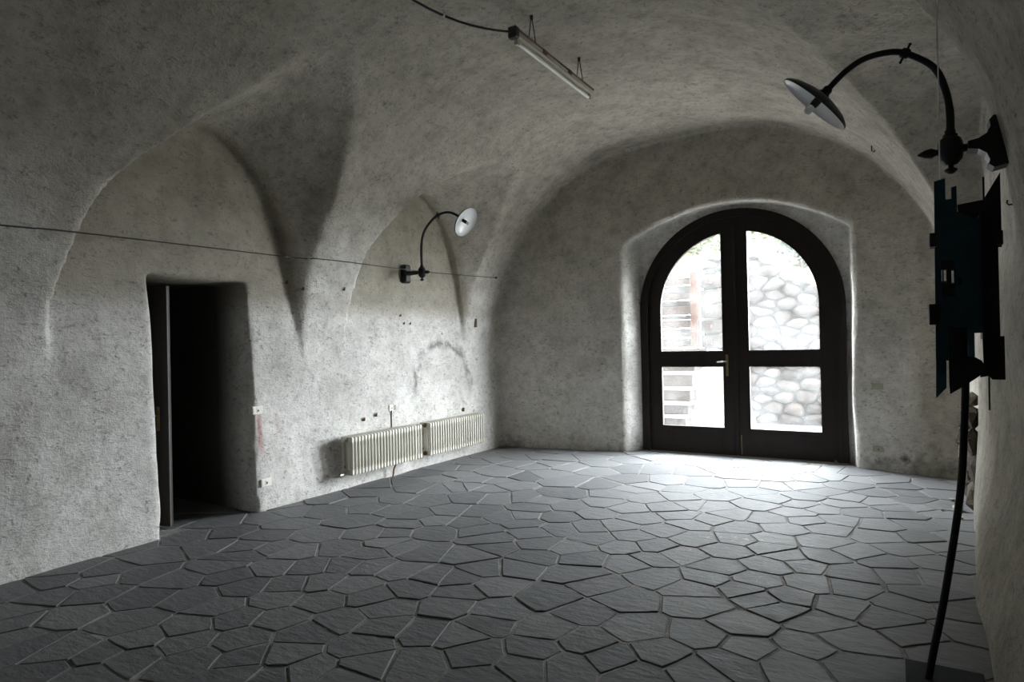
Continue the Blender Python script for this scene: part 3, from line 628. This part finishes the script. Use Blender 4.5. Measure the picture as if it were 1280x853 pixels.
# ------------------------------------------------------------------ gooseneck wall lamps
def smooth_path(pts, k=6):
    P = [Vector(p) for p in pts]; out = []
    for i in range(len(P)-1):
        p0 = P[max(i-1, 0)]; p1 = P[i]; p2 = P[i+1]; p3 = P[min(i+2, len(P)-1)]
        for j in range(k):
            t = j/k; out.append(.5*((2*p1) + (p2-p0)*t + (2*p0-5*p1+4*p2-p3)*t*t + (3*p1-p0-3*p2+p3)*t**3))
    return out + [P[-1]]
def wall_lamp(base, sx, path, dish_n, r, label, plate, ks=1.0):
    """path in (out from wall, up) metres; sx = direction away from the wall"""
    L = empty('wall_lamp', base, label=label, cat='wall lamp', group='black gooseneck wall lamps')
    def P(o, u, d=0): return Vector((sx*o, d, u))
    kx, kz = path[0][0], 0.0
    if plate == 'block':
        MB().box((min(-sx*.06, sx*.075), -.065, -.125), (max(-sx*.06, sx*.075), .065, .115), .02).obj('wall_plate', M['iron'], L)
        MB().tube([P(.07, 0), P(kx-.03, 0)], [.03, .024], 10).obj('bracket', M['iron'], L)
    else:
        pr = [(-.05, .085), (.01, .115), (.035, .118), (.05, .10), (.046, .07), (.06, .042), (.09, .024), (.13, .017), (.13, -.017), (.09, -.026), (.062, -.048), (.05, -.08), (.054, -.10), (.035, -.118), (-.05, -.10)]
        MB().prism([[(sx*p[0], p[1]) for p in pr]], -.05, .05, lambda u, v, d: (u, d, v)).obj('wall_plate', M['iron'], L)
        MB().tube([P(.10, 0), P(.14, 0), P(kx-.03, 0)], [.02, .018, .034], 10).obj('bracket', M['iron'], L)
    kb = MB().lathe([(0, -.075*ks), (.026*ks, -.07*ks), (.046*ks, -.045*ks), (.05*ks, -.02*ks), (.05*ks, .03*ks), (.042*ks, .052*ks), (.03*ks, .06*ks), (.02*ks, .075*ks), (0, .08*ks)], P(kx, 0), (0, 0, 1), 8).obj('knuckle', M['iron'], L)
    MB().lathe([(0, -.115), (.012, -.112), (.026, -.10), (.026, -.092), (.012, -.085), (.012, -.06)], P(kx, 0), (0, 0, 1), 12).obj('lower_finial', M['iron'], kb)
    MB().lathe([(.012, .04), (.014, .055), (.024, .075), (.020, .10), (.004, .13), (0, .132)], P(kx, -.005), (sx, 0, 0), 12).obj('pointed_finial', M['iron'], kb)
    MB().lathe([(.016, .055), (.030, .058), (.030, .070), (.022, .074), (.022, .09), (.017, .095)], P(kx, 0), (0, 0, 1), 12).obj('collar', M['iron'], kb)
    pts = smooth_path([P(o, u) for o, u in path], 6)
    MB().tube(pts, [.017]*8+[.0155]*(len(pts)-8), 10).obj('curved_arm', M['iron'], L)
    mid = pts[int(len(pts)*.52)]; tg = (pts[int(len(pts)*.52)+1]-mid).normalized(); nm = Vector((0, 1, 0)).cross(tg)
    MB().lathe([(.017, -.02), (.024, -.014), (.024, .014), (.017, .02)], mid, tg, 12).tube([mid-nm*.045, mid+nm*.045], .006, 6).lathe([(0, -.008), (.009, 0), (0, .008)], mid+nm*.045, nm, 8).lathe([(0, -.008), (.009, 0), (0, .008)], mid-nm*.045, nm, 8).obj('arm_clamp', M['iron'], L)
    n = Vector((sx*dish_n[0], 0, dish_n[1])).normalized(); a = pts[-1]
    MB().lathe([(.016, -.03), (.024, -.02), (.024, .0), (.032, .006), (.032, .02)], a, n, 14).obj('shade_cap', M['iron'], L)
    sh = MB().lathe([(.03, .012), (r*.45, .022), (r*.8, .042), (r*.97, .062), (r, .072), (r, .076), (r*.985, .076)], a, n, 36).obj('lamp_shade', M['enamelback'], L, recalc=False)
    MB().lathe([(r*.985, .0755), (r*.955, .066), (r*.79, .047), (r*.45, .027), (.0, .02)], a, n, 36).obj('reflector', M['enamel'], sh, recalc=False)
    MB().lathe([(.0, .085), (.019, .083), (.022, .07), (.022, .02)], a, n, 12).obj('lamp_socket', M['iron'], L)
    MB().lathe([(.012, .08), (.015, .09), (.021, .108), (.018, .124), (.009, .131), (0, .132)], a, n, 14).obj('bulb', M['bulb'], L)
    return L
yl, zl = 3.65, 2.47; xw = rx(yl, zl)
k_ = xw - .415
wall_lamp((xw, yl, zl), -1, [(xw-.222, .05), (xw-.224, .17), (xw-.208, .285), (xw-.165, .40), (xw-.065, .488), (xw+.014, .518), (xw+.12, .513), (xw+.21, .467), (xw+.30, .385)], (.72, -.69), .20, 'black gooseneck lamp on the right-hand wall above the teal sculpture', 'leaf')
yl, zl = 6.49, 2.555; xw = lx(yl, zl)
wall_lamp((xw, yl, zl), 1, [(-5.243-xw, .05), (-5.243-xw, .33), (-5.198-xw, .51), (-5.06-xw, .652), (-4.922-xw, .712), (-4.789-xw, .714), (-4.66-xw, .655), (-4.60-xw, .60)], (.85, -.53), .192, 'black gooseneck lamp with white shade on the left wall over the radiators', 'block')
# ------------------------------------------------------------------ fluorescent batten on chains, its cable
bt = empty('fluorescent_lamp', (-2.66, 5.31, 4.13), label='bare fluorescent tube on a rusty batten hung from the vault', cat='ceiling lamp')
MB().box((-.035, -.76, .0), (.035, .76, .05), .006).obj('batten', M['batten'], bt)
MB().box((-.042, -.765, .046), (.042, .765, .062), .004).obj('top_tray', M['battenedge'], bt)
for yy in (-.30, .2): MB().box((.036, yy-.03, .02), (.048, yy+.03, .055)).obj('clip', M['battenedge'], bt)
MB().box((-.04, -.80, -.02), (.04, -.74, .075), .008).obj('end_box', M['darkplastic'], bt)
for yy in (-.715, .715): MB().box((-.016, yy-.02, -.055), (.016, yy+.02, .0), .003).obj('lamp_holder', M['batten'], bt)
MB().tube([(0, -.70, -.032), (0, .70, -.032)], .019, 14).obj('fluorescent_tube', M['tube'], bt)
for yy in (-.46, .50):
    top = hit((-2.66, 5.31+yy, 3.9), (0, 0, 1)).z - 4.13
    for sx in (-1, 1): MB().tube([(sx*.03, yy+sx*.015, .055), (0, yy, top+.01)], .0045, 6).obj('suspension_wire', M['cable'], bt)
    MB().lathe([(0, -.02), (.014, -.01), (.014, .02), (.02, .03)], (0, yy, top-.02), (0, 0, 1), 8).obj('ceiling_hook', M['iron'], bt)
a0 = Vector((-2.66, 4.508, 4.15)); a1 = hit((-3.0, 3.2, 3.6), (-.35, -.1, 1)); pts = []
for i in range(13):
    t = i/12; p = a0.lerp(a1, t); p.z -= .16*math.sin(math.pi*t)*(1-.3*t); pts.append(p)
lc = MB().tube(pts, .009, 8).obj('lamp_cable', M['cable'], label='dark electric cable sagging from the fluorescent lamp across the vault', cat='cable')
for i in (5, 8, 10): MB().lathe([(.010, -.008), (.013, 0), (.010, .008)], pts[i], pts[i+1]-pts[i], 8).obj('cable_tie', M['ivory'], lc)
# ------------------------------------------------------------------ thin cable strung along the left wall
wp = []
for yy, zz, off in ((-1.0, 2.44, .012), (1.9, 2.50, .012), (2.3, 2.515, .012), (3.4, 2.535, None), (4.62, 2.555, .06), (4.76, 2.558, .035), (4.88, 2.56, .025), (5.05, 2.565, .025), (5.2, 2.565, .03), (5.32, 2.565, .04), (5.8, 2.565, None), (6.42, 2.57, None), (6.6, 2.57, None), (7.95, 2.615, .012), (8.32, 2.63, .012)):
    wp.append([yy, zz, None if off is None else lx(yy, zz)+off])
for i, q in enumerate(wp):
    if q[2] is None:
        a = max(j for j in range(i) if wp[j][2] is not None); b = min(j for j in range(i, len(wp)) if wp[j][2] is not None and j > i)
        t = (q[0]-wp[a][0])/(wp[b][0]-wp[a][0]); q[2] = wp[a][2]*(1-t) + wp[b][2]*t
sp = [(q[2], q[0], q[1]) for q in wp]
wc = MB().tube(smooth_path(sp, 3), .0055, 6).obj('wall_cable', M['cable'], label='thin dark cable strung along the left wall across both lunettes', cat='cable')
for i, rr in ((-1, .016), (-3, .012)):
    q = sp[i]; MB().lathe([(0, -.03), (rr, -.02), (rr, .012), (rr*.5, .02), (0, .022)], q, (1, 0, 0), 8).obj('cable_anchor', M['rust'], wc)
# ------------------------------------------------------------------ nails, hooks and pegs left in the plaster
def peg(p, n, ln, r, label):
    p = Vector(p); n = Vector(n).normalized()
    MB().tube([p-n*.04, p+n*ln, p+n*ln+Vector((0, 0, r*2.2))], [r*.8, r, r*.9], 6).obj('wall_nail', M['rust'], label=label, cat='nail', group='nails and pegs in the plaster')
for yy, zz, r, lab in ((4.58, 2.30, .012, 'dark peg in the plaster right of the doorway, the upper of two'), (4.70, 2.23, .012, 'dark peg in the plaster right of the doorway, the lower of two'),
                       (5.62, .74, .014, 'dark nail left of the junction box, nearer the doorway'), (5.83, .77, .014, 'dark nail just left of the junction box'),
                       (5.25, 2.26, .012, 'dark peg in the pier between the two lunettes'), (6.36, 2.0, .010, 'small dark nail under the left wall lamp, the topmost'),
                       (6.42, 1.90, .010, 'small dark nail under the left wall lamp, left of the lower pair'), (6.55, 1.90, .010, 'small dark nail under the left wall lamp, right of the lower pair'),
                       (7.6, .66, .018, 'rusty peg above the far radiator')):
    peg((lx(yy, zz), yy, zz), (1, 0, 0), .02, r, lab)
hk = hit((-.22, 8.05, 3.0), (0, 0, 1))
MB().tube([hk+Vector((0, 0, .05)), hk-Vector((0, 0, .06)), hk+Vector((.02, 0, -.075)), hk+Vector((.03, 0, -.055))], .006, 6).obj('ceiling_hook', M['iron'], label='small iron hook in the vault above the right end of the end wall', cat='hook')
hk = Vector((rx(3.75, 2.2), 3.75, 2.2))
MB().tube([hk+Vector((.03, 0, 0)), hk-Vector((.015, 0, 0)), hk+Vector((-.02, 0, .01)), hk+Vector((-.018, 0, .022))], .004, 6).obj('wall_hook', M['iron'], label='small iron hook on the right wall below the black lamp', cat='hook')
# ------------------------------------------------------------------ metal sculpture
SB = Vector((.10, 3.47, 0))
sc = empty('metal_sculpture', SB, label='dark teal and black sheet-metal sculpture on a bent black pole', cat='sculpture')
def sx_(x): return .144 + (x-230)*.001093 - SB.x
def sz_(y): return 2.284 - (y-85)*.001367
def plate(name, loops, dep, th, mat, par=None):
    return MB().prism([[(sx_(a), sz_(b)) for a, b in l] for l in loops], dep, dep+th, lambda u, v, d: (u, d, v)).obj(name, mat, par or sc)
bp = MB().box((-.11, -.27, .0), (.20, .20, .028), .004).obj('base_plate', M['baseplate'], sc)
pole = [(.078-SB.x, .03, .02), (.105-SB.x, .03, .175), (.14-SB.x, .03, .364), (.181-SB.x, .03, .624), (.216-SB.x, .03, .88), (.231-SB.x, .03, 1.06), (.242-SB.x, .03, 1.275), (.247-SB.x, .03, 1.4), (.25-SB.x, .03, 1.75), (.25-SB.x, .03, 2.05)]
MB().tube(smooth_path(pole, 4), .0155, 12).obj('bent_pole', M['blacksheet'], sc)
plate('teal_sheet', [[(230,85),(268,78),(268,147),(287,147),(287,110),(305,107),(305,190),(340,207),(352,212),(352,655),(330,655),(330,560),(270,560),(270,668),(222,664)],
                     [(248,375),(264,375),(264,410),(248,410)], [(280,378),(289,378),(289,417),(280,417)]], -.05, .006, M['teal'])
plate('teal_fang', [[(223,660),(258,668),(256,755),(220,790)]], -.045, .006, M['teal'])
plate('lower_sheet', [[(266,556),(345,545),(350,655),(375,668),(388,690),(370,715),(330,741),(268,777),(266,745)], [(318,612),(330,612),(330,648),(318,648)]], -.03, .006, M['blacksheet'])
plate('middle_sheet', [[(300,210),(385,215),(385,580),(352,580),(352,545),(300,560)]], -.02, .006, M['teal'])
plate('back_sheet', [[(313,155),(400,147),(457,65),(457,305),(445,305),(445,592),(458,592),(458,732),(415,732),(405,720),(375,725),(388,690),(386,580),(380,260),(318,240)]], .06, .006, M['blacksheet'])
def block(x0, x1, y0, y1, d0, d1, nm, m): MB().box((sx_(x0), d0, sz_(y1)), (sx_(x1), d1, sz_(y0)), .002).obj(nm, m, sc)
block(210, 236, 252, 297, -.06, .02, 'side_tab', M['blacksheet']); block(203, 240, 483, 550, -.065, .01, 'side_tab', M['blacksheet'])
block(246, 290, 345, 372, -.055, -.035, 'cross_bar', M['blacksheet']); block(246, 292, 420, 462, -.056, -.035, 'cross_bar', M['blacksheet'])
block(264, 281, 370, 422, -.056, -.036, 'cross_bar', M['blacksheet'])
block(275, 310, 560, 660, -.058, -.03, 'cross_bar', M['blacksheet']); block(345, 355, 340, 470, -.03, .06, 'rib_plate', M['blacksheet'])
block(300, 316, 400, 425, -.058, .06, 'rib_plate', M['blacksheet']); block(380, 388, 200, 600, -.02, .065, 'rib_plate', M['blacksheet'])
block(425, 458, 255, 300, .02, .065, 'rib_plate', M['blacksheet']); block(250, 256, 200, 640, -.05, .03, 'rib_plate', M['teal'])
MB().tube([(sx_(401), .05, sz_(152)), (sx_(401), .05, sz_(75))], .004, 6).obj('thin_rod', M['blacksheet'], sc)
MB().tube([(sx_(404), .05, sz_(720)), (sx_(403), .05, sz_(830))], .0035, 6).obj('thin_rod', M['blacksheet'], sc)
wtop = hit((.155, 3.44, 2.4), (.025, 0, 1))
MB().tube([(sx_(250)+SB.x, 3.425, sz_(110)), tuple(wtop+Vector((0, 0, .01)))], .003, 6).obj('hanging_wire', M['wire'], label='thin pale wire running from the sculpture up to the vault', cat='wire')
# ------------------------------------------------------------------ exposed masonry in the broken patch of the right wall
def rock(c, r, seed):
    q = np.random.default_rng(seed); bm = bmesh.new(); bmesh.ops.create_icosphere(bm, subdivisions=1, radius=1)
    for v in bm.verts:
        k = 1 + q.uniform(-.22, .22); v.co = Vector((c[0]+v.co.x*r[0]*k, c[1]+v.co.y*r[1]*k, c[2]+v.co.z*r[2]*k))
    me = bpy.data.meshes.new('rock'); bm.to_mesh(me); bm.free(); return me
k = 0
for yy, zz, ry, rz, jut in ((7.05,.16,.15,.13,.03),(7.36,.17,.16,.13,.05),(7.64,.2,.13,.13,.03),(6.98,.40,.13,.12,.03),(7.26,.42,.15,.13,.07),(7.56,.44,.15,.12,.06),
                            (7.08,.64,.15,.12,.04),(7.36,.66,.15,.12,.08),(7.62,.66,.11,.11,.05),(7.18,.85,.13,.09,.03),(7.45,.86,.13,.09,.05),(7.3,1.0,.10,.06,.02)):
    k += 1; link('exposed_stone', rock((.585-jut, yy, zz), (.075, ry*1.15, rz*1.2), k), M['brokenstone'], shell['wall_right'])
for yy, xx, rr, lab in ((7.1, .42, .05, 'largest crumbled plaster lump at the foot of the broken right wall'), (7.5, .40, .03, 'crumbled plaster lump nearest the end wall below the broken patch'),
                        (6.8, .42, .025, 'crumbled plaster lump nearest the viewer below the broken patch'), (7.05, .30, .018, 'tiny plaster crumb lying farthest out on the flagstones')):
    k += 1; link('plaster_fragment', rock((xx, yy, rr*.45), (rr, rr*1.2, rr*.6), k), M['crumb'], label=lab, cat='rubble', group='crumbled plaster lumps')
sx0 = lx(7.98, 1.93)
MB().box((sx0-.03, 7.955, 1.87), (sx0+.02, 8.0, 2.0), .004).obj('metal_tag', M['battenedge'], label='small dark metal tag fixed upright on the pier near the far corner', cat='tag')
# ------------------------------------------------------------------ outside: terrace, facade, retaining wall, timber cribwork, hillside plants
link('terrace_ground', mesh([(-40, 9.2, -.04), (40, 9.2, -.04), (40, 90, -.04), (-40, 90, -.04)], [(0, 1, 2, 3)]), M['terrace'], kind='structure', label='pale terrace ground outside the glass door')
hole = [(DX-1.325, -.1)] + arc(DX, DZ, 1.325, math.pi, 0, 32) + [(DX+1.325, -.1)]
MB().prism([[(-30, -.1)] + hole + [(20, -.1), (20, 16.0), (-30, 16.0)]], 9.245, 9.30, xz).box((-30, 9.0, 15.9), (20, 10.4, 16.1)).obj('wall_outside', M['facade'], kind='structure', label='outer face of the building around the arched door, raised unseen to block sky')  # unseen height and eave added to keep sky light off the garden
def wtop_(x): return min(3.25, 2.87-.62*(x+1.8)) if x < -.95 else max(.05, 2.343-2.4*(x+.95))
gw = MB().prism([[(-3.4, -.1), (0, -.1), (0, .1), (-.95, 2.34), (-2.4, 3.24), (-3.4, 3.24)]], 13.2, 13.6, xz).obj('garden_wall', M['gmortar'], label='rough fieldstone retaining wall seen through the right door leaf', cat='stone wall')
gs = []; q = np.random.default_rng(11)
for k in range(6000):
    p = (q.uniform(-3.4, 0)/1.75, q.uniform(0, 3.3))
    if p[1] < wtop_(p[0]*1.75)+.05 and all((p[0]-a)**2+(p[1]-b)**2 > .165**2 for a, b in gs): gs.append(p)
for sd, poly in zip(gs, voronoi(gs, (-3.4/1.75, 0, 0, 3.25), .9, .016)):
    poly = [(a*1.75, b) for a, b in poly]
    poly = tidy(clip_poly(clip_poly(poly, .62, 1, 1.754+.03), 2.4, 1, 2.343-.95*2.4+.03), .03)
    if len(poly) < 4: continue
    c = (sum(p[0] for p in poly)/len(poly), sum(p[1] for p in poly)/len(poly)); n = len(poly)
    if sum(poly[i][0]*poly[(i+1) % n][1]-poly[(i+1) % n][0]*poly[i][1] for i in range(n)) < 0: poly = poly[::-1]
    # chamfer the corners so that the stones come out rounded
    rp = []
    for i in range(n):
        a, b, d = poly[i-1], poly[i], poly[(i+1) % n]
        rp += [(b[0]+(a[0]-b[0])*.25, b[1]+(a[1]-b[1])*.25), (b[0]+(d[0]-b[0])*.25, b[1]+(d[1]-b[1])*.25)]
    n = len(rp); bulge = random.uniform(.04, .11); v = []
    for kk, yy in ((1.0, 13.21), (.97, 13.19-bulge*.45), (.70, 13.19-bulge)):
        v += [(c[0]+(p[0]-c[0])*kk, yy, c[1]+(p[1]-c[1])*kk) for p in rp]
    f = [tuple(2*n+i for i in range(n))]
    for r_ in (0, 1):
        for i in range(n): f.append((r_*n+i, r_*n+(i+1) % n, (r_+1)*n+(i+1) % n, (r_+1)*n+i))
    link('wall_stone', mesh(v, f, True), M['gstone'], gw)
# timber cribwork with its post
cw = empty('timber_cribwork', (-3.6, 11.6, 0), label='weathered timber cribwork with an orange-brown post outside the left door leaf', cat='timber wall')
def cb(x0, x1, y0, y1, z0, z1, nm, m): MB().box((x0+3.6, y0-11.6, z0), (x1+3.6, y1-11.6, z1), .008).obj(nm, m, cw)
for z0, z1 in ((2.61, 2.74), (2.34, 2.46), (2.07, 2.22), (1.83, 1.98)): cb(-6.0, -3.12, 11.50, 11.62, z0, z1, 'crib_beam', M['timber'])
for z0, z1 in ((2.47, 2.60), (2.23, 2.33), (1.99, 2.06), (1.66, 1.82), (1.48, 1.65)): cb(-6.0, -3.12, 11.58, 11.72, z0, z1, 'infill_board', M['palewood'])
cb(-6.0, -2.95, 11.48, 11.60, 1.41, 1.465, 'sill_beam', M['timber'])
cb(-3.17, -3.035, 11.40, 11.50, 1.47, 2.82, 'corner_post', M['orangewood'])
for i in range(5):
    z0 = 1.47+i*.265; cb(-3.03, -2.52+.02*(i % 2), 11.55, 11.75, z0, z0+.225, 'end_board', M['palewood'])
    cb(-2.90, -2.82, 11.42, 11.56, z0+.06, z0+.15, 'beam_end', M['timber'])
# stone steps below it
st = empty('garden_steps', (-4.2, 11.5, 0), label='pale stone steps below the timber cribwork outside the left door leaf', cat='steps')
for i, (z0, z1, xr) in enumerate(((.02, .20, -3.34), (.27, .44, -3.29), (.52, .71, -3.25), (.77, .99, -3.20), (1.06, 1.33, -3.16))):
    MB().box((-6.0+4.2, .06, z0), (xr+4.2, .45, z1), .01).obj('riser', M['gstone'], st)
    MB().box((-6.0+4.2, .0, z1-.005), (xr+4.24, .45, z1+.062), .01).obj('tread', M['terrace'], st)
MB().prism([[(-3.4, -.02), (-2.30, -.02), (-2.45, .5), (-2.55, 1.4), (-3.4, 1.4)]], 12.0, 12.6, xz).obj('pale_plinth', M['terrace'], label='pale rendered plinth under the cribwork beside the garden steps', cat='plinth')
# hillside, its left end raised to keep sky light off the right wall
hv = []; hf = []
for j in range(13):
    for i in range(25):
        x = -16 + i*.75; y = 13.5 + j*.9
        hv.append((x, y, min(max(wtop_(x), -.05), 3.2) + min(2.2, j*.32)*min(1, max(0, (-.6-x)/1.6)) + min(4.5, j*.6)*min(1, max(0, (-3.6-x)/2.0)) + random.uniform(-.08, .08) - .06))
for j in range(12):
    for i in range(24): hf.append((j*25+i, j*25+i+1, (j+1)*25+i+1, (j+1)*25+i))
link('hillside', mesh(hv, hf, True), M['soil'], kind='structure', label='overgrown bank rising behind the garden wall')
def bush(c, r, n, mat, label, seed):
    q = np.random.default_rng(seed); e = empty('bush', (c[0], c[1], c[2]-r[2]), label=label, cat='bush', group='bushes on the bank behind the garden wall')
    d = q.normal(size=(n, 3)); d /= np.linalg.norm(d, axis=1)[:, None]; rad = q.uniform(.35, 1, n)**.5
    v = []; f = []
    for i in range(n):
        p = Vector(d[i]*rad[i]*np.array(r)) + Vector((0, 0, r[2])); a = Vector(q.normal(size=3)).normalized(); b = a.cross(Vector(q.normal(size=3))).normalized(); s = q.uniform(.05, .10)
        k = len(v); v += [p-a*s, p+b*s*.45+a*s*.1, p+a*s, p-b*s*.45+a*s*.1]; f.append((k, k+1, k+2, k+3))
    link('foliage', mesh(v, f), mat, e, kind='stuff')
    for j in range(3): MB().tube([(0, 0, -.3), (q.uniform(-.2, .2)*r[0], q.uniform(-.2, .2), r[2]*.7), (q.uniform(-.5, .5)*r[0], q.uniform(-.3, .3), r[2]*1.4)], [.04, .025, .01], 6).obj('stem', M['bark'], e)
for i, (c, r, n, m, lab) in enumerate((((-5.4, 14.8, 4.2), (.75, .7, 1.0), 1300, 'leafa', 'olive green bush behind the timber cribwork, farthest left'),
        ((-3.75, 14.8, 4.3), (.75, .7, 1.1), 1300, 'leafa', 'olive green bush behind the post of the timber cribwork'),
        ((-2.5, 16.0, 4.7), (.7, .7, 1.1), 1000, 'leafa', 'olive green bush above the gap between the door leaves'),
        ((-1.7, 14.7, 4.0), (.62, .6, 1.0), 1000, 'leafb', 'blue-green bush above the fieldstone wall'),
        ((-.72, 14.2, 2.7), (.26, .4, .5), 800, 'leafa', 'olive green bush over the right end of the fieldstone wall'))):
    bush(c, r, n, M[m], lab, 50+i)
